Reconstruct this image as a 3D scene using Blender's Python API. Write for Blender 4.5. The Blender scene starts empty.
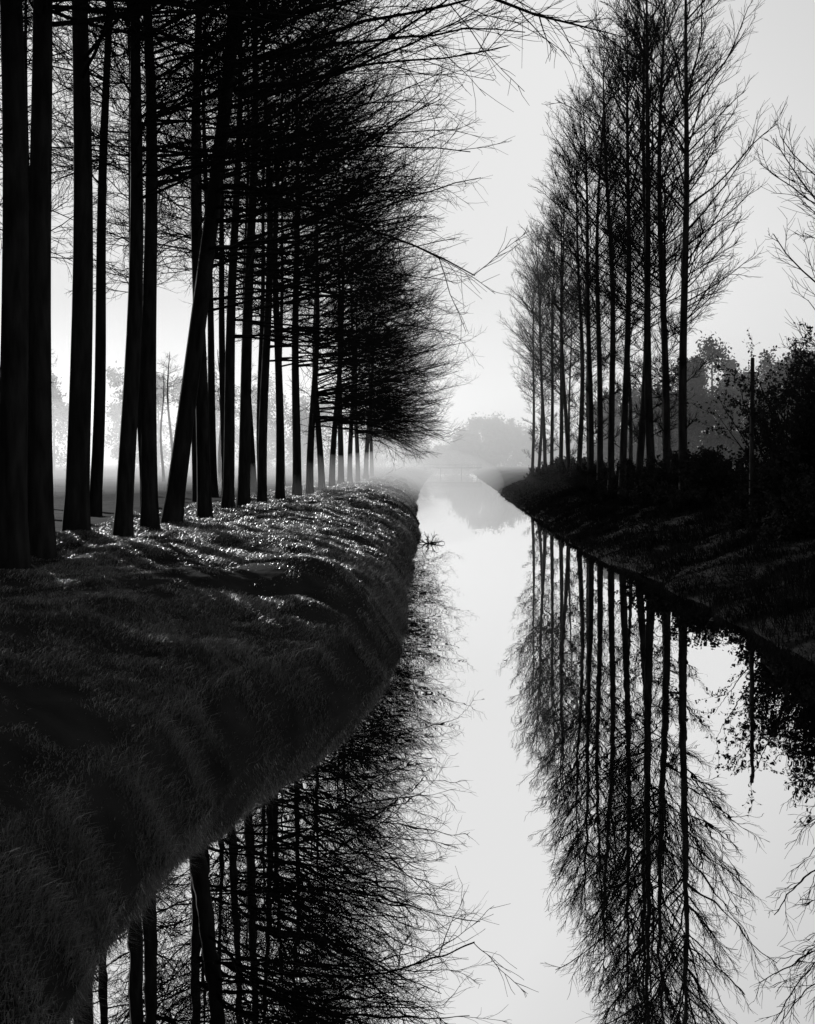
import bpy, math, numpy as np
from mathutils import Vector
scene=bpy.context.scene
SUN_AZ=-38.0; SUN_EL=15.5
# ---------------------------------------------------------------- helpers
def interp(x,xs,ys): return np.interp(x,xs,ys)
def vnoise(x,y,seed=0):
    x=np.asarray(x,float);y=np.asarray(y,float)
    xi=np.floor(x).astype(np.int64);yi=np.floor(y).astype(np.int64)
    fx=x-xi;fy=y-yi
    fx=fx*fx*(3-2*fx);fy=fy*fy*(3-2*fy)
    def h(a,b):
        n=(a*374761393+b*668265263+seed*1442695041)&0x7fffffff
        n=((n^(n>>13))*1274126177)&0x7fffffff
        n=(n^(n>>16))&0xffff
        return n/65535.0*2-1
    return (h(xi,yi)*(1-fx)+h(xi+1,yi)*fx)*(1-fy)+(h(xi,yi+1)*(1-fx)+h(xi+1,yi+1)*fx)*fy
def mesh_from(name,verts,faces_list,mats,mat_idx=None,smooth=True):
    me=bpy.data.meshes.new(name)
    verts=np.asarray(verts,np.float32)
    me.vertices.add(len(verts)); me.vertices.foreach_set('co',verts.ravel())
    loops=np.concatenate([f.ravel() for f in faces_list]).astype(np.int32)
    tot=np.concatenate([np.full(len(f),f.shape[1],np.int32) for f in faces_list])
    start=np.concatenate([[0],np.cumsum(tot)[:-1]]).astype(np.int32)
    me.loops.add(len(loops)); me.loops.foreach_set('vertex_index',loops)
    me.polygons.add(len(tot)); me.polygons.foreach_set('loop_start',start); me.polygons.foreach_set('loop_total',tot)
    if smooth: me.polygons.foreach_set('use_smooth',np.ones(len(tot),bool))
    for m in mats: me.materials.append(m)
    if mat_idx is not None: me.polygons.foreach_set('material_index',mat_idx.astype(np.int32))
    me.update(calc_edges=True); me.validate()
    return me
def add_obj(name,me,loc=(0,0,0),rot=(0,0,0),sc=(1,1,1),parent=None):
    o=bpy.data.objects.new(name,me); o.location=loc; o.rotation_euler=rot; o.scale=sc
    scene.collection.objects.link(o)
    if parent: o.parent=parent
    return o
class Geo:
    def __init__(s): s.v=[];s.f=[];s.n=0
    def add(s,v,f):
        s.v.append(v); s.f.append(f+s.n); s.n+=len(v)
    def mesh(s,name,mats,smooth=True): return mesh_from(name,np.concatenate(s.v),s.f,mats,None,smooth)
def tubes(geo,pts,rad,k):
    N,n,_=pts.shape
    tan=np.gradient(pts,axis=1); tan/=np.linalg.norm(tan,axis=2,keepdims=True)+1e-9
    ref=np.where(np.abs(tan[:,0:1,2:3])>0.8,np.array([[[1.,0,0]]]),np.array([[[0,0,1.]]]))
    ref=np.broadcast_to(ref,pts.shape)
    a=np.cross(tan,ref); a/=np.linalg.norm(a,axis=2,keepdims=True)+1e-9
    b=np.cross(tan,a)
    th=np.arange(k)*2*math.pi/k
    v=pts[:,:,None,:]+rad[:,:,None,None]*(np.cos(th)[None,None,:,None]*a[:,:,None,:]+np.sin(th)[None,None,:,None]*b[:,:,None,:])
    v=v.reshape(-1,3)
    i=np.arange(N)[:,None,None]*n*k; j=np.arange(n-1)[None,:,None]*k; q=np.arange(k)[None,None,:]; q2=(q+1)%k
    f=np.stack([i+j+q,i+j+q2,i+j+k+q2,i+j+k+q],-1).reshape(-1,4)
    geo.add(v,f)
def grow(rng,P,D,L,R0,R1,n,wander,trop):
    N=len(P); pts=np.zeros((N,n,3)); pts[:,0]=P; d=D.copy()
    for i in range(1,n):
        d=d+rng.normal(0,wander,(N,3))+trop
        d/=np.linalg.norm(d,axis=1,keepdims=True)
        pts[:,i]=pts[:,i-1]+d*(L/(n-1))[:,None]
    s=np.linspace(0,1,n)[None,:]
    return pts,(R0[:,None]*(1-s)+R1[:,None]*s)
def kids(rng,pts,rad,k,t0,t1,a0,a1,flat=1.0,zb=0.0):
    N,n,_=pts.shape
    idx=np.repeat(np.arange(N),k); M=len(idx)
    t=(t0+(t1-t0)*((np.tile(np.arange(k),N)+rng.random(M))/k))*(n-1)
    i=np.minimum(t.astype(int),n-2); fr=(t-i)[:,None]
    P=pts[idx,i]*(1-fr)+pts[idx,i+1]*fr
    T=pts[idx,i+1]-pts[idx,i]; T/=np.linalg.norm(T,axis=1,keepdims=True)
    V=rng.normal(0,1,(M,3)); V[:,2]=V[:,2]*flat+zb
    V-=(V*T).sum(1,keepdims=True)*T; V/=np.linalg.norm(V,axis=1,keepdims=True)
    a=np.radians(rng.uniform(a0,a1,M))[:,None]
    D=np.cos(a)*T+np.sin(a)*V
    r=rad[idx,i]*(1-fr[:,0])+rad[idx,i+1]*fr[:,0]
    return P,D,r,t/(n-1),idx
# ---------------------------------------------------------------- materials
def new_mat(name):
    m=bpy.data.materials.new(name); m.use_nodes=True; nt=m.node_tree; nt.nodes.clear()
    out=nt.nodes.new('ShaderNodeOutputMaterial'); return m,nt,out
def noise_col(nt,scale,lo,hi,detail=5,stretch=None):
    tc=nt.nodes.new('ShaderNodeTexCoord'); n=nt.nodes.new('ShaderNodeTexNoise'); n.inputs['Scale'].default_value=scale; n.inputs['Detail'].default_value=detail
    if stretch:
        mp=nt.nodes.new('ShaderNodeMapping'); mp.inputs['Scale'].default_value=stretch
        nt.links.new(tc.outputs['Object'],mp.inputs[0]); nt.links.new(mp.outputs[0],n.inputs['Vector'])
    else: nt.links.new(tc.outputs['Object'],n.inputs['Vector'])
    r=nt.nodes.new('ShaderNodeValToRGB'); r.color_ramp.elements[0].position=.3; r.color_ramp.elements[1].position=.7
    r.color_ramp.elements[0].color=(lo,lo,lo,1); r.color_ramp.elements[1].color=(hi,hi,hi,1)
    nt.links.new(n.outputs['Fac'],r.inputs[0]); return n,r
def rough_mat(name,scale,lo,hi,bump=0.5,dist=.03,stretch=None,spec=.2,rough=.9):
    m,nt,out=new_mat(name); n,r=noise_col(nt,scale,lo,hi,6,stretch)
    b=nt.nodes.new('ShaderNodeBsdfPrincipled'); b.inputs['Roughness'].default_value=rough; b.inputs['Specular IOR Level'].default_value=spec
    nt.links.new(r.outputs[0],b.inputs['Base Color'])
    bp=nt.nodes.new('ShaderNodeBump'); bp.inputs['Strength'].default_value=bump; bp.inputs['Distance'].default_value=dist
    nt.links.new(n.outputs['Fac'],bp.inputs['Height']); nt.links.new(bp.outputs[0],b.inputs['Normal'])
    nt.links.new(b.outputs[0],out.inputs[0]); return m
def twig_mat(name,c):
    m,nt,out=new_mat(name); d=nt.nodes.new('ShaderNodeBsdfDiffuse'); d.inputs[0].default_value=(c,c,c,1); nt.links.new(d.outputs[0],out.inputs[0]); return m
bark=rough_mat('bark',6,.005,.02,1,.04,(1,1,.2),spec=.03)
twigb=twig_mat('twig_bark',.01)
soil=rough_mat('ground_turf',1.7,.006,.016,1,.08,spec=.02)
wood=rough_mat('weathered_wood',9,.01,.03,.6,.01,(1,1,.2),spec=.05)
def leaf_mat(name,lo,hi,trans,gl,rg=.4,tl=1.0):
    m,nt,out=new_mat(name); n,r=noise_col(nt,.9,lo,hi,3)
    d=nt.nodes.new('ShaderNodeBsdfDiffuse'); t=nt.nodes.new('ShaderNodeBsdfTranslucent')
    mx=nt.nodes.new('ShaderNodeMixShader'); mx.inputs[0].default_value=trans
    sc=nt.nodes.new('ShaderNodeVectorMath'); sc.operation='SCALE'; sc.inputs['Scale'].default_value=tl
    nt.links.new(r.outputs[0],d.inputs[0]); nt.links.new(r.outputs[0],sc.inputs[0]); nt.links.new(sc.outputs[0],t.inputs[0])
    nt.links.new(d.outputs[0],mx.inputs[1]); nt.links.new(t.outputs[0],mx.inputs[2])
    if gl<=0:
        nt.links.new(mx.outputs[0],out.inputs[0]); return m
    g=nt.nodes.new('ShaderNodeBsdfGlossy'); g.inputs['Roughness'].default_value=rg; g.inputs['Color'].default_value=(1,1,1,1)
    m2=nt.nodes.new('ShaderNodeMixShader')
    fr=nt.nodes.new('ShaderNodeFresnel'); fr.inputs['IOR'].default_value=1.38
    ml=nt.nodes.new('ShaderNodeMath'); ml.operation='MULTIPLY'; ml.inputs[1].default_value=gl
    nt.links.new(fr.outputs[0],ml.inputs[0]); nt.links.new(ml.outputs[0],m2.inputs[0])
    nt.links.new(mx.outputs[0],m2.inputs[1]); nt.links.new(g.outputs[0],m2.inputs[2]); nt.links.new(m2.outputs[0],out.inputs[0]); return m
grassm=leaf_mat('dewy_grass_blade',.010,.042,.7,.5,.45,4.6)
roughgrass=leaf_mat('rough_bank_grass',.004,.010,.2,.0)
leafm=leaf_mat('shrub_leaf',.008,.02,.2,.0)
farleaf=leaf_mat('woodland_foliage',.02,.04,.1,.0)
# water
wm,nt,out=new_mat('still_water')
g=nt.nodes.new('ShaderNodeBsdfGlossy'); g.inputs['Roughness'].default_value=.0; g.inputs['Color'].default_value=(.95,.95,.95,1)
d=nt.nodes.new('ShaderNodeBsdfDiffuse'); d.inputs[0].default_value=(.01,.01,.01,1)
tc=nt.nodes.new('ShaderNodeTexCoord'); mp=nt.nodes.new('ShaderNodeMapping'); mp.inputs['Scale'].default_value=(1,.5,1)
nz=nt.nodes.new('ShaderNodeTexNoise'); nz.inputs['Scale'].default_value=1.6; nz.inputs['Detail'].default_value=2
bp=nt.nodes.new('ShaderNodeBump'); bp.inputs['Strength'].default_value=.14; bp.inputs['Distance'].default_value=.012
nt.links.new(tc.outputs['Object'],mp.inputs[0]); nt.links.new(mp.outputs[0],nz.inputs['Vector']); nt.links.new(nz.outputs['Fac'],bp.inputs['Height']); nt.links.new(bp.outputs[0],g.inputs['Normal'])
lw=nt.nodes.new('ShaderNodeLayerWeight'); lw.inputs['Blend'].default_value=.5
mr=nt.nodes.new('ShaderNodeMapRange'); mr.inputs['From Min'].default_value=0; mr.inputs['From Max'].default_value=.5; mr.inputs['To Min'].default_value=.5; mr.inputs['To Max'].default_value=1
nt.links.new(lw.outputs['Facing'],mr.inputs['Value'])
mx=nt.nodes.new('ShaderNodeMixShader'); nt.links.new(mr.outputs[0],mx.inputs[0]); nt.links.new(d.outputs[0],mx.inputs[1]); nt.links.new(g.outputs[0],mx.inputs[2]); nt.links.new(mx.outputs[0],out.inputs[0])
# ---------------------------------------------------------------- terrain
LY=[-30,5,10,12,14.3,15.5,17,19.3,25,37,60,116,160,338,480]
LX=[-2.7,-2.65,-2.75,-2.6,-2.5,-2.1,-1.6,-1.2,-1.05,-.95,-1.3,-2.6,-3.1,-3.1,-2.0]
RY=[-30,20,23,37,53,92,275,480]
RX=[7.8,7.6,7.4,7.1,6.4,7.2,9.6,13.6]
def xl(y): return interp(y,LY,LX)+vnoise(y/2.3,y*0+3,1)*.3*np.clip(y/20,.5,1)+vnoise(y/.7,y*0+9,5)*.1
def xr(y): return interp(y,RY,RX)+vnoise(y/2.6,y*0+5,2)*.25+vnoise(y/.8,y*0+7,6)*.08
def HL(d,y):
    z=interp(d,[-3,-.3,0,.25,.7,1.3,2.1,3.2,5,7,12,40,2000],[-1.2,-.35,-.03,.4,1.0,1.4,1.7,1.9,1.98,1.95,2.0,2.1,2.1])
    w=np.clip(d/1.2,0,1); near=np.clip((14-d)/6,0.3,1)
    return z+w*near*(vnoise(d/1.9,y/2.6,11)*.24+vnoise(d/.55,y/.7,12)*.08+vnoise(d/4,y/6,13)*.18)
def HR(d,y):
    z=interp(d,[-3,-.3,0,.5,1.5,3,4.5,9,40,2000],[-1.2,-.35,-.03,.3,.75,1.35,1.8,2.2,2.3,2.3])
    w=np.clip(d/1.2,0,1)
    return z+w*(vnoise(d/1.5,y/1.9,21)*.1+vnoise(d/.5,y/.6,22)*.05+vnoise(d/4,y/6,23)*.12)
ys=np.concatenate([np.arange(-30,7,1.5),np.arange(7,30,.2),30*np.exp(np.arange(0,math.log(470/30),.012)),[470,474,480,500,560,700,1000,1600,3000,5000]])
dd=np.concatenate([np.arange(0,2,.13),np.arange(2,8,.25),np.arange(8,14,.8),[15,18,22,28,36,50,80,140,260,500,1000,2500]])
Y=ys[:,None]
L=xl(ys)[:,None]; R=xr(ys)[:,None]
dl=dd[::-1][None,:]; X1=L-dl; Z1=HL(dl+0*Y,Y+0*dl)
X2=L+np.array([.3,1.5,3.])[None,:]; Z2=HL(np.array([-.3,-1.5,-3.])[None,:]+0*Y,Y+0*X2)
X3=R-np.array([3.,1.5,.3])[None,:]; Z3=HR(np.array([-3.,-1.5,-.3])[None,:]+0*Y,Y+0*X3)
dr=dd[None,:]; X4=R+dr; Z4=HR(dr+0*Y,Y+0*dr)
X=np.concatenate([X1,X2,X3,X4],1); Z=np.concatenate([Z1,Z2,Z3,Z4],1)
end=np.clip((Y-470)/6,0,1); Z=np.where(Y>470,Z*(1-end)+np.maximum(Z,1.3)*end,Z)
V=np.stack([X,np.broadcast_to(Y,X.shape),Z],-1).reshape(-1,3)
nr,nc=X.shape
i=np.arange(nr-1)[:,None]*nc;j=np.arange(nc-1)[None,:]
F=np.stack([i+j,i+j+1,i+j+nc+1,i+j+nc],-1).reshape(-1,4)
add_obj('ground',mesh_from('ground',V,[F],[soil]))
wv=np.array([[-8,-30,0],[20,-30,0],[20,474,0],[-8,474,0]],float)
add_obj('canal_water',mesh_from('canal_water',wv,[np.array([[0,1,2,3]])],[wm]))
# ---------------------------------------------------------------- grass
def blades(rng,side,n,y0,y1,dmax,hs,bias=1.0,bend=1.0,wk=1.0,cull=0.0):
    y=y0*np.exp(rng.random(n)*math.log(y1/y0)); d=rng.random(n)**bias*dmax
    if cull>0:
        p=1-cull*np.clip(.5-1.6*(vnoise(d/.4,y/.45,41)*.6+vnoise(d/1.2,y/1.5,42)*.6),0,1)
        k=rng.random(n)<p; y=y[k]; d=d[k]; n=len(y)
    x=(xl(y)-d) if side<0 else (xr(y)+d)
    H=HL if side<0 else HR
    z=H(d,y)-.02
    cl=vnoise(d/.4,y/.45,41)*.6+vnoise(d/1.2,y/1.5,42)*.6
    h=hs*(.6+.8*rng.random(n))*np.clip(1+1.1*cl,.3,2.2)
    w=np.maximum(.0035,y*.0003)*(.7+.6*rng.random(n))*wk
    ang=rng.random(n)*2*math.pi; 
    lx=np.cos(ang)*.8+vnoise(x/.35,y/.35,33)*.6-side*.35*bend; ly=np.sin(ang)*.8+vnoise(x/.35,y/.35,34)*.6-.1
    base=np.stack([x,y,z],-1)
    mid=base+np.stack([lx*h*.25,ly*h*.25,h*.6],-1)
    tip=base+np.stack([lx*h*.8,ly*h*.8,h*.8],-1)
    a2=rng.random(n)*math.pi; s=np.stack([np.cos(a2)*w,np.sin(a2)*w,0*w],-1)
    v=np.stack([base-s,base+s,mid-s*.7,mid+s*.7,tip],1).reshape(-1,3)
    o=np.arange(n)[:,None]*5
    return v,(o+np.array([[0,1,3,2]])),(o+np.array([[2,3,4]]))
rng=np.random.default_rng(3)
def grass_obj(name,specs,mat):
    vs=[];q=[];t=[];off=0
    for a in specs:
        v,qq,tt=blades(rng,*a); vs.append(v);q.append(qq+off);t.append(tt+off);off+=len(v)
    add_obj(name,mesh_from(name,np.concatenate(vs),q+t,[mat],None,True))
grass_obj('grass',[(-1,420000,6.5,36,8.5,.065,1.0,1,1,.94),(-1,360000,24,140,10,.10,.9,1,1,.5),(-1,26000,6.5,60,.7,.14,1.0,1.3,1,.8)],grassm)
grass_obj('bank_vegetation',[(1,90000,17,150,6,.22,.9,1.0,1.4)],roughgrass)
# ---------------------------------------------------------------- trees
def trunk(geo,rng,H,r0,r1,wob,n=22,k=10,flare=1.3):
    s=np.linspace(0,1,n); z=-.35+s*(H+.35)
    ph=rng.random(4)*6.28
    x=wob*(np.sin(s*3+ph[0])-np.sin(ph[0])+.3*(np.sin(s*9+ph[1])-np.sin(ph[1])))
    y=wob*(np.sin(s*3+ph[2])-np.sin(ph[2])+.3*(np.sin(s*8+ph[3])-np.sin(ph[3])))
    r=r0*(1-s)**.75+r1; r=r*(1+(flare-1)*np.exp(-np.maximum(z,0)/.35))
    P=np.stack([x,y,z],-1)[None]; tubes(geo,P,r[None],k); return P,r[None]
def on_trunk(P,r,z):
    zz=P[0,:,2]; return np.stack([np.interp(z,zz,P[0,:,0]),np.interp(z,zz,P[0,:,1]),z],-1),np.interp(z,zz,r[0])
def tree_mesh(g,ntr,name):
    mi=np.ones(sum(len(f) for f in g.f)); mi[:ntr]=0
    return mesh_from(name,np.concatenate(g.v),g.f,[bark,twigb],mi,True)
def beech(seed,H=26,r0=.24,low=9.0,nb=76,reach=6.0,bias=4.7,k2=10,k3=8,lowside=7,lz=7.3,lmax=1.06):
    rng=np.random.default_rng(seed); g=Geo(); P,r=trunk(g,rng,H,r0,.02,.3); ntr=len(g.f[0])
    n2=nb+lowside
    z=np.concatenate([low+(H-low-.5)*np.sort(rng.random(nb))**.9, rng.uniform(lz,low+1,lowside)])
    az=rng.random(n2)*2*math.pi
    sel=rng.permutation(nb)[:int(nb*.45)]; az[sel]=rng.normal(0,.65,len(sel)); az[nb:]=rng.normal(0,.6,lowside)
    s=np.clip((z-low)/(H-low),0,1)
    L=(reach+bias*np.cos(az))*(1-.66*s**1.9)*rng.uniform(.62,lmax,n2)
    el=np.radians(9+30*s+rng.normal(0,8,n2)); el[nb:]=np.radians(rng.uniform(2,14,lowside)); L[nb:]*=.85
    D=np.stack([np.cos(az)*np.cos(el),np.sin(az)*np.cos(el),np.sin(el)],-1)
    P0,rt=on_trunk(P,r,z)
    R0=np.minimum(.010+.0056*L,rt*.55)
    trop=np.zeros((n2,3)); trop[:,2]=np.where(np.arange(n2)>=nb,-.035,.0)
    p1,r1=grow(rng,P0,D,L,R0,R0*.18+.004,10,.085,trop); tubes(g,p1,r1,4)
    P2,D2,rr,tt,idx=kids(rng,p1,r1,k2,.2,1.0,25,58,.55,.15)
    L2=(.38*L[idx]*(1.05-tt*.6)+.35)*rng.uniform(.6,1.2,len(tt))
    R2=np.minimum(.012,rr*.7)+.003
    p2,r2=grow(rng,P2,D2,L2,R2,R2*.35+.002,5,.14,np.array([0,0,.015])); tubes(g,p2,r2,3)
    P3,D3,rr,tt,idx3=kids(rng,p2,r2,k3,.1,1.0,22,55,.6,.1)
    L3=(.42*L2[idx3]*(1.1-.6*tt)+.18)*rng.uniform(.5,1.3,len(tt))
    R3=np.full(len(tt),.008)
    p3,r3=grow(rng,P3,D3,L3,R3,R3*.6,3,.18,np.array([0,0,.02])); tubes(g,p3,r3,3)
    return tree_mesh(g,ntr,'beech_tree_%d'%seed)
def poplar(seed,H=26,r0=.2,low=8,nb=60,maxl=5.8,ang=(44,62),k2=9,k3=6):
    rng=np.random.default_rng(seed); g=Geo(); P,r=trunk(g,rng,H,r0,.015,.25); ntr=len(g.f[0])
    z=np.concatenate([low+(H-low-.3)*np.sort(rng.random(nb)),rng.uniform(2.5,low,10)])
    nn=len(z); az=rng.random(nn)*2*math.pi; s=np.clip((z-low)/(H-low),0,1)
    L=maxl*np.interp(s,[0,.15,.45,.8,1],[.5,.8,1.,.66,.18])*rng.uniform(.6,1.1,nn); L[nb:]=rng.uniform(.6,1.8,10)
    a=np.radians(rng.uniform(ang[0],ang[1],nn))*np.interp(s,[0,1],[1.15,.65])
    D=np.stack([np.cos(az)*np.sin(a),np.sin(az)*np.sin(a),np.cos(a)],-1)
    P0,rt=on_trunk(P,r,z); R0=np.minimum(.014+.006*L,rt*.55+.004)
    p1,r1=grow(rng,P0,D,L,R0,R0*.25+.004,8,.08,np.array([0,0,.04])); tubes(g,p1,r1,4)
    P2,D2,rr,tt,idx=kids(rng,p1,r1,k2,.15,1.0,22,45,.8,.2)
    L2=(.33*L[idx]*(1.1-tt*.7)+.25)*rng.uniform(.6,1.2,len(tt)); R2=np.minimum(.011,rr*.7)+.004
    p2,r2=grow(rng,P2,D2,L2,R2,R2*.5,5,.09,np.array([0,0,.05])); tubes(g,p2,r2,3)
    P3,D3,rr,tt,idx3=kids(rng,p2,r2,k3,.15,1.0,22,45,.8,.2)
    L3=(.38*L2[idx3]+.15)*rng.uniform(.6,1.2,len(tt)); R3=np.full(len(tt),.0085)
    p3,r3=grow(rng,P3,D3,L3,R3,R3*.7,3,.1,np.array([0,0,.05])); tubes(g,p3,r3,3)
    return tree_mesh(g,ntr,'poplar_tree_%d'%seed)
rng=np.random.default_rng(77)
BE=[beech(s) for s in (1,2,3,4)]
BN=[beech(s,low=9.8,lowside=0,nb=90,reach=5.6,bias=3.3,k3=9,lmax=.97) for s in (11,12,13)]
BD=[beech(s,low=6.5,lowside=16,lz=4.6,reach=5.5,bias=5.0,nb=64,H=23) for s in (21,22)]
BB=[beech(s,low=11,nb=50,reach=4.8,bias=0,k2=8,k3=5,lowside=0,r0=.2) for s in (31,32,33)]
BT=[beech(s,low=8.5,H=13,nb=14,reach=2.2,bias=0,k2=6,k3=4,lowside=0,r0=.15) for s in (36,37)]
def zL(x,y): return float(HL(xl(np.array([y]))-x,np.array([y]))[0])
def zR(x,y): return float(HR(x-xr(np.array([y])),np.array([y]))[0])
def put(me,x,y,z,rz=0,lean=(0,0),s=1,name='beech_tree',flip=1):
    return add_obj(name,me,(x,y,z),(math.radians(lean[0]),math.radians(lean[1]),rz),(s,s*flip,s))
colsL=[-190,-80,12,41,76,122,150,171,205,228,243,262,280,297,310,322,332,341,350,358,366,372]
for n,c in enumerate(colsL):
    x=-8.5+rng.normal(0,.12); y=-1100*x/(440-c)
    me=(BN[n%3] if y<32 else BE[n%4] if y<66 else BD[n%2])
    lean=(rng.normal(0,.8),rng.normal(.3,.8)); s=rng.uniform(.93,1.07)
    if c==171: lean=(0,7.5); s=1.15
    if c==228: lean=(0,3.2)
    if c in(12,41,76): s=1.12
    o=put(me,x,y,zL(x,y),rng.normal(0,.35),lean,s,flip=1 if n%2 else -1)
    if n==0: near=o
# the avenue continues beside and behind the viewpoint
for n,y in enumerate([10.5,5.5,0.5,-6]):
    put(BN[n%3],-8.6+rng.normal(0,.2),y,1.9,rng.normal(0,.3),(0,0),1.0,flip=1 if n%2 else -1)
for row,(X0,y0,st,cnt) in enumerate([(-12.8,8,6.5,14),(-17.5,28,8,6),(-24,36,8,2),(-31,45,9,1)]):
    for k in range(cnt):
        x=X0+rng.normal(0,.6); y=y0+k*st+rng.normal(0,1.4)
        put(BB[rng.integers(3)],x,y,zL(x,y),rng.random()*6.28,(rng.normal(0,1),rng.normal(0,1)),rng.uniform(.98,1.15))
for k in range(9):
    y=90+k*7+rng.normal(0,1.5); x=-20-rng.random()*.2*y
    put(BT[k%2],x,y,zL(x,y),rng.random()*6.28,(rng.normal(0,1.5),rng.normal(0,1.5)),rng.uniform(.85,1.1))
PO=[poplar(s) for s in (41,42,43,44,45)]
cols_=[684,667,653,637,622,611,600,590,578,569,560,552,545,538,532]
for n,c in enumerate(cols_):
    x=12+rng.normal(0,.12); y=1100*x/(c-440)
    put(PO[(n+2)%5],x,y,zR(x,y)-.1,rng.random()*6.28,(rng.normal(0,.6),rng.normal(0,.6)-(.5 if n<6 else 0)),(1.08 if n<2 else 1.16 if n<9 else 1.05)*rng.uniform(.97,1.04),'poplar_tree')
for k in range(4):
    x=16+rng.normal(0,.4); y=80+k*18
    put(PO[(n+k*2)%5],x,y,zR(x,y),rng.random()*6.28,(0,0),rng.uniform(.8,.95),'poplar_tree')
young=poplar(61,H=12,r0=.14,low=3.5,nb=44,maxl=6.2,ang=(50,72),k2=10,k3=6)
put(young,15.7,38,zR(15.7,38),1.1,(0,-3),1,'alder_tree')
# near overhanging limb, part of the nearest tree
g=Geo(); rg=np.random.default_rng(5)
A=np.array([[-8.9,15,9.5],[-6.5,15,11.2],[-3.5,15.2,11.6],[-1,15.2,11.0],[.4,15,10.45],[1.3,15,10.1],[1.9,15,9.95],[2.5,15,9.8]])[None]
ra=np.array([[.11,.085,.06,.036,.025,.018,.012,.006]])
tubes(g,A,ra,6)
P2,D2,rr,tt,idx=kids(rg,A,ra,26,.3,1,25,55,.7,-.1); L2=rg.uniform(.4,1.3,len(tt))*(1.3-tt)
p2,r2=grow(rg,P2,D2,L2,np.minimum(rr*.6,.012),np.full(len(tt),.004),6,.14,np.array([0,0,.03])); tubes(g,p2,r2,4)
P3,D3,rr,tt,idx=kids(rg,p2,r2,5,.2,1,25,55); L3=rg.uniform(.1,.35,len(tt))
p3,r3=grow(rg,P3,D3,L3,np.full(len(tt),.004),np.full(len(tt),.003),4,.12,np.array([0,0,.03])); tubes(g,p3,r3,3)
limb=add_obj('overhanging_limb',g.mesh('overhanging_limb',[bark]))
bpy.context.view_layer.update(); limb.parent=near; limb.matrix_parent_inverse=near.matrix_world.inverted()
# ---------------------------------------------------------------- leafy shrubs
def leaf_quads(rng,C,size):
    n=len(C); a=rng.normal(0,1,(n,3)); a/=np.linalg.norm(a,axis=1,keepdims=True)
    b=np.cross(a,rng.normal(0,1,(n,3))); b/=np.linalg.norm(b,axis=1,keepdims=True)
    s=(size*rng.uniform(.6,1.3,n))[:,None]
    v=np.stack([C-a*s,C+b*s*.55,C+a*s,C-b*s*.55],1).reshape(-1,3)
    return v,np.arange(n*4).reshape(-1,4)
def shrub(seed,H,W,stems,nleaf,lsize,name='shrub'):
    rng=np.random.default_rng(seed); g=Geo()
    az=rng.random(stems)*6.28; el=np.radians(rng.uniform(40,88,stems))
    D=np.stack([np.cos(az)*np.cos(el)*W/H*1.4,np.sin(az)*np.cos(el)*W/H*1.4,np.sin(el)],-1); D/=np.linalg.norm(D,axis=1,keepdims=True)
    P=np.stack([rng.normal(0,W*.15,stems),rng.normal(0,W*.15,stems),np.full(stems,-.3)],-1)
    L=H*rng.uniform(.6,1.05,stems)
    p1,r1=grow(rng,P,D,L,np.full(stems,.03+.004*H),np.full(stems,.006),8,.08,np.array([0,0,.02])); tubes(g,p1,r1,4)
    P2,D2,rr,tt,idx=kids(rng,p1,r1,9,.15,1,25,60); L2=H*.2*rng.uniform(.4,1.2,len(tt))
    p2,r2=grow(rng,P2,D2,L2,np.full(len(tt),.01),np.full(len(tt),.005),5,.12,np.array([0,0,.01])); tubes(g,p2,r2,3)
    P3,D3,rr,tt,idx=kids(rng,p2,r2,5,.15,1,25,60); L3=H*.07*rng.uniform(.4,1.3,len(tt))
    p3,r3=grow(rng,P3,D3,L3,np.full(len(tt),.006),np.full(len(tt),.004),3,.12,np.array([0,0,.01])); tubes(g,p3,r3,3)
    allp=p3.reshape(-1,3); c=allp[rng.integers(0,len(allp),nleaf)]+rng.normal(0,.05,(nleaf,3))
    nb=sum(len(f) for f in g.f)
    v,f=leaf_quads(rng,c,lsize); g.add(v,f)
    mi=np.zeros(sum(len(f) for f in g.f)); mi[nb:]=1
    return mesh_from(name,np.concatenate(g.v),g.f,[twigb,leafm],mi,False)
S1=shrub(71,6.6,3.6,32,12000,.07,'hawthorn_shrub'); S2=shrub(72,2.4,2.0,24,5000,.07,'undergrowth'); S3=shrub(73,1.5,1.6,22,3500,.06,'undergrowth_low')
for x,y,s in [(13.6,41,1.0),(15.5,39,1.05),(14.6,44,.95),(17.5,46,1)]:
    add_obj('hawthorn_shrub',S1,(x,y,zR(x,y)-.1),(0,0,rng.random()*6),(s,s,s))
und=bpy.data.objects.new('bank_undergrowth',None); scene.collection.objects.link(und)
k=0
for y in np.concatenate([np.arange(24,60,1.8),np.arange(60,150,3.5)]):
    for rep in range(2):
        x=float(xr(np.array([y]))[0])+rng.uniform(3.6,9.5); s=rng.uniform(.6,1.2)*(1.15 if x>11 else .5)
        yy=y+rng.normal(0,.6)
        add_obj('bush_%d'%k,[S2,S3][k%2],(x,yy,zR(x,yy)),(0,0,rng.random()*6),(s,s,s),und); k+=1
# wooden post
g=Geo(); P=np.array([[0,0,-.4],[0,0,0],[.02,0,2.5],[.04,0,5.0],[.05,0,6.1],[.05,0,6.13]])[None]
tubes(g,P,np.array([[.09,.09,.085,.075,.07,.02]]),10)
P=np.array([[-.16,-.1,5.55],[.26,-.1,5.55]])[None]; tubes(g,P,np.array([[.03,.03]]),6)
add_obj('wooden_post',g.mesh('wooden_post',[wood]),(11.6,41,zR(11.6,41)))
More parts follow.
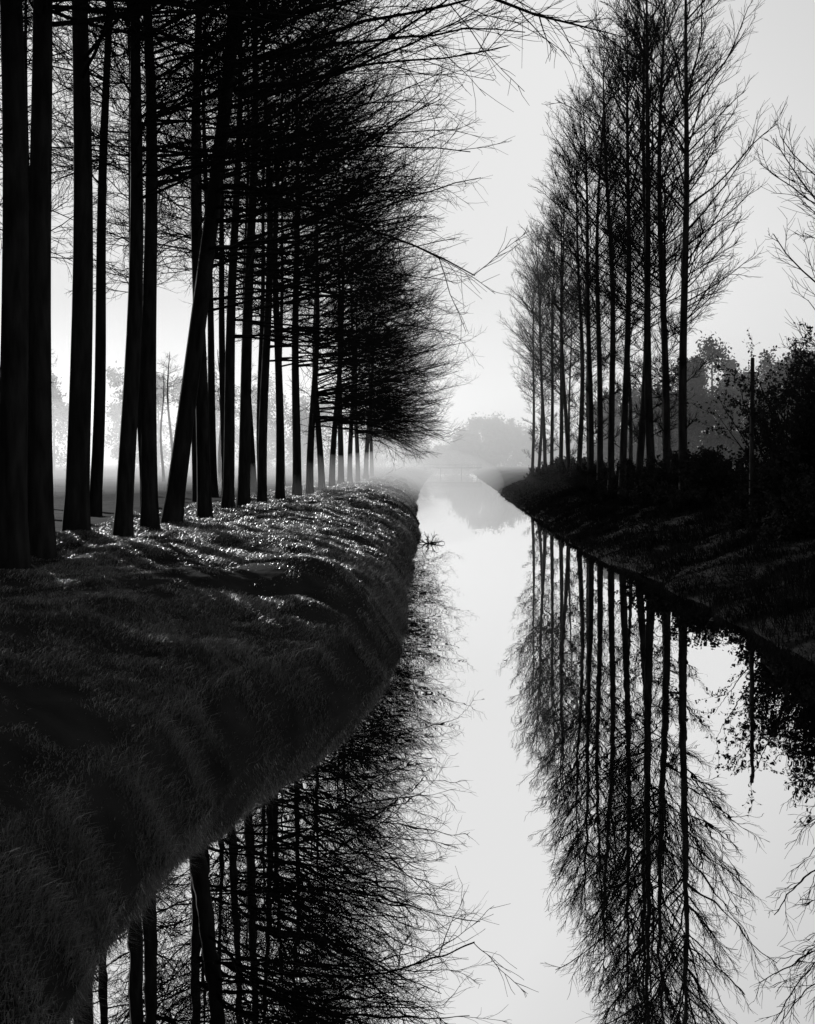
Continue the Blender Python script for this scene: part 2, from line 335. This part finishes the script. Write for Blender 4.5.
# fallen branch in water
g=Geo(); rg=np.random.default_rng(9)
P0=np.tile([[0,0,-.05]],(12,1)); az=rg.random(12)*6.28; D=np.stack([np.cos(az),np.sin(az)*.6,rg.uniform(.1,.8,12)],-1); D/=np.linalg.norm(D,axis=1,keepdims=True)
p,r=grow(rg,P0,D,rg.uniform(.5,1.,12),np.full(12,.03),np.full(12,.012),6,.25,np.array([0,0,-.14])); tubes(g,p,r,4)
P2,D2,rr,tt,idx=kids(rg,p,r,6,.2,1,25,60); p2,r2=grow(rg,P2,D2,rg.uniform(.1,.3,len(tt)),np.full(len(tt),.014),np.full(len(tt),.009),3,.1,np.array([0,0,0.])); tubes(g,p2,r2,3)
add_obj('fallen_branch',g.mesh('fallen_branch',[bark]),(-.55,54,0.02))
# footbridge far down the canal
g=Geo()
def beam(x0,x1,y,z,hx,hy,hz):
    v=np.array([[sx,y+sy*hy,z+sz*hz] for sx in (x0,x1) for sy in(-1,1) for sz in(-1,1)],float)
    f=np.array([[0,1,3,2],[4,6,7,5],[0,4,5,1],[2,3,7,6],[0,2,6,4],[1,5,7,3]]); g.add(v,f)
beam(-5,12.5,330,2.25,0,1.0,.15)
for yy in (329.05,330.95):
    beam(-5,12.5,yy,3.3,0,.05,.06); beam(-5,12.5,yy,2.85,0,.04,.05)
    for xx in np.arange(-4.8,12.6,1.9): beam(xx-.06,xx+.06,yy+.005,2.87,0,.06,.5)
for xx in (0.2,6.5):
    for yy in (329.3,330.7): beam(xx-.12,xx+.12,yy,.8,0,.12,1.3)
add_obj('wooden_footbridge',g.mesh('wooden_footbridge',[wood],False))
# ---------------------------------------------------------------- distant woodland
def far_trees(name,seed,spec,q=.3,m=260,nb=26):
    rng=np.random.default_rng(seed); g=Geo(); Cs=[]
    for (x,y,H,W) in spec:
        th=rng.random(nb)*6.28; zz=rng.uniform(.08,.95,nb)
        if rng.random()<.45: env=np.clip(1.05-zz,0,1)**.8
        else: env=np.sqrt(np.clip(1-((zz-.52)/.5)**2,0,1))
        rad=W*.5*np.sqrt(rng.random(nb))*env
        C=np.stack([x+np.cos(th)*rad,y+np.sin(th)*rad,2+zz*H],-1); rr=rng.uniform(.07,.17,nb)*W*(.5+.5*env)
        for c,r_ in zip(C,rr):
            u=rng.normal(0,.7,(m,3)); Cs.append(c+u*r_*[1,1,1.1])
        T=np.array([[x,y,1.5],[x,y,2+H*.4],[x,y,2+H*.9]])[None]; tubes(g,T,np.array([[.3,.22,.05]]),6)
    v,f=leaf_quads(rng,np.concatenate(Cs),q); g.add(v,f)
    add_obj(name,mesh_from(name,np.concatenate(g.v),g.f,[farleaf],None,False))
rg=np.random.default_rng(13)
spec=[(27+k*1.5+rg.normal(0,1.0),166+rg.uniform(-6,26),rg.uniform(17,20.5)*(1 if k>6 else .7),rg.uniform(7,10)) for k in range(44)]
far_trees('distant_woodland',14,spec,.26,190,28)
far_trees('distant_tree_clump',15,[(17,400,18.5,16),(12,406,16,14),(22,408,18,15),(28,412,15,15),(7,415,12,12),(34,420,12,13),(42,415,10,14),(52,420,12,14),(-2,450,8,12),(-12,455,12,14),(-26,450,16,18),(5,460,8,14),(62,430,11,16)],.42,240,30)
spec=[(-30-k*7+rg.normal(0,2),300-k*5+rg.uniform(-8,8),rg.uniform(16,26),rg.uniform(11,17)) for k in range(26)]
far_trees('distant_woodland',16,spec,.4,150,26)
spec=[(-14-(k%6)*4.0+rg.normal(0,.8),15+(k//6)*4+(k%6)*3.2+rg.normal(0,.8),rg.uniform(14,18),rg.uniform(6,8)) for k in range(42)]
spec=[s for s in spec if s[0]<-.4*s[1]-5.0 and s[1]<42]
far_trees('unseen_shade_thicket',17,spec,.22,170,26)  # unseen trees added left of the view to keep sun off the near bank
# ---------------------------------------------------------------- mist (real scattering volumes)
def vol_mat(name,dens,g=.4):
    m,nt,out=new_mat(name); s=nt.nodes.new('ShaderNodeVolumeScatter'); s.inputs['Density'].default_value=dens; s.inputs['Anisotropy'].default_value=g; s.inputs['Color'].default_value=(1,1,1,1)
    nt.links.new(s.outputs[0],out.inputs['Volume']); return m
def box(name,x0,x1,y0,y1,z0,z1,mat,parent):
    v=np.array([[x0,y0,z0],[x1,y0,z0],[x1,y1,z0],[x0,y1,z0],[x0,y0,z1],[x1,y0,z1],[x1,y1,z1],[x0,y1,z1]],float)
    f=np.array([[0,3,2,1],[4,5,6,7],[0,1,5,4],[1,2,6,5],[2,3,7,6],[3,0,4,7]])
    return add_obj(name,mesh_from(name,v,[f],[mat],None,False),parent=parent)
mist=bpy.data.objects.new('mist',None); scene.collection.objects.link(mist)
vm=vol_mat('mist_far',.0036); vp=vol_mat('mist_patch',.006); v0=vol_mat('mist_thin',.0007)
box('thin_mist',-260,320,90,149.9,-.8,26,v0,mist)
box('far_mist',-260,320,150,900,-.8,26,vm,mist)
import bmesh
bm=bmesh.new(); bmesh.ops.create_icosphere(bm,subdivisions=3,radius=1); me=bpy.data.meshes.new('mist_bank'); bm.to_mesh(me); bm.free(); me.materials.append(vp)
for p in me.polygons: p.use_smooth=True
for x,y,z,a,b,c in [(-6,104,1.6,7,34,3.4),(-9,84,1.8,8,24,2.8),(-3,140,1.5,11,45,4.5),(-30,114,2,20,58,8)]:
    add_obj('mist_bank',me,(x,y,z),(0,0,0),(a,b,c),mist)
# ---------------------------------------------------------------- light
w=bpy.data.worlds.new("World"); scene.world=w; w.use_nodes=True; nt=w.node_tree; nt.nodes.clear()
sky=nt.nodes.new('ShaderNodeTexSky'); sky.sky_type='NISHITA'; sky.sun_disc=False; sky.sun_elevation=math.radians(SUN_EL); sky.sun_rotation=math.radians(SUN_AZ)
sky.dust_density=4; sky.air_density=1.5
bw=nt.nodes.new('ShaderNodeRGBToBW'); bg=nt.nodes.new('ShaderNodeBackground'); bg.inputs['Strength'].default_value=.13
pw=nt.nodes.new('ShaderNodeMath'); pw.operation='POWER'; pw.inputs[1].default_value=.6
ml=nt.nodes.new('ShaderNodeMath'); ml.operation='MULTIPLY'; ml.inputs[1].default_value=2.65
mn=nt.nodes.new('ShaderNodeMath'); mn.operation='MINIMUM'; mn.inputs[1].default_value=6.3
o=nt.nodes.new('ShaderNodeOutputWorld')
nt.links.new(sky.outputs[0],bw.inputs[0]); nt.links.new(bw.outputs[0],pw.inputs[0]); nt.links.new(pw.outputs[0],ml.inputs[0]); nt.links.new(ml.outputs[0],mn.inputs[0]); nt.links.new(mn.outputs[0],bg.inputs['Color']); nt.links.new(bg.outputs[0],o.inputs[0])
sl=bpy.data.lights.new('sun','SUN'); sl.energy=5; sl.angle=math.radians(.5); sl.color=(1,1,1)
so=bpy.data.objects.new('sun',sl); scene.collection.objects.link(so)
az=math.radians(SUN_AZ); el=math.radians(SUN_EL)
to_sun=Vector((math.sin(az)*math.cos(el),math.cos(az)*math.cos(el),math.sin(el)))
so.rotation_euler=to_sun.to_track_quat('Z','Y').to_euler(); so.location=(-40,60,40)
# ---------------------------------------------------------------- camera
cd=bpy.data.cameras.new('camera'); cam=bpy.data.objects.new('camera',cd); scene.collection.objects.link(cam)
cam.location=(0,0,4); cam.rotation_euler=(math.radians(90),0,0)
cd.sensor_width=36; cd.lens=36*1100/1024; cd.shift_x=-32.5/1024; cd.shift_y=-50/1024; cd.clip_end=8000
scene.camera=cam
scene.view_settings.view_transform='Standard'; scene.view_settings.look='None'; scene.view_settings.exposure=0
print('objs',len(scene.objects))
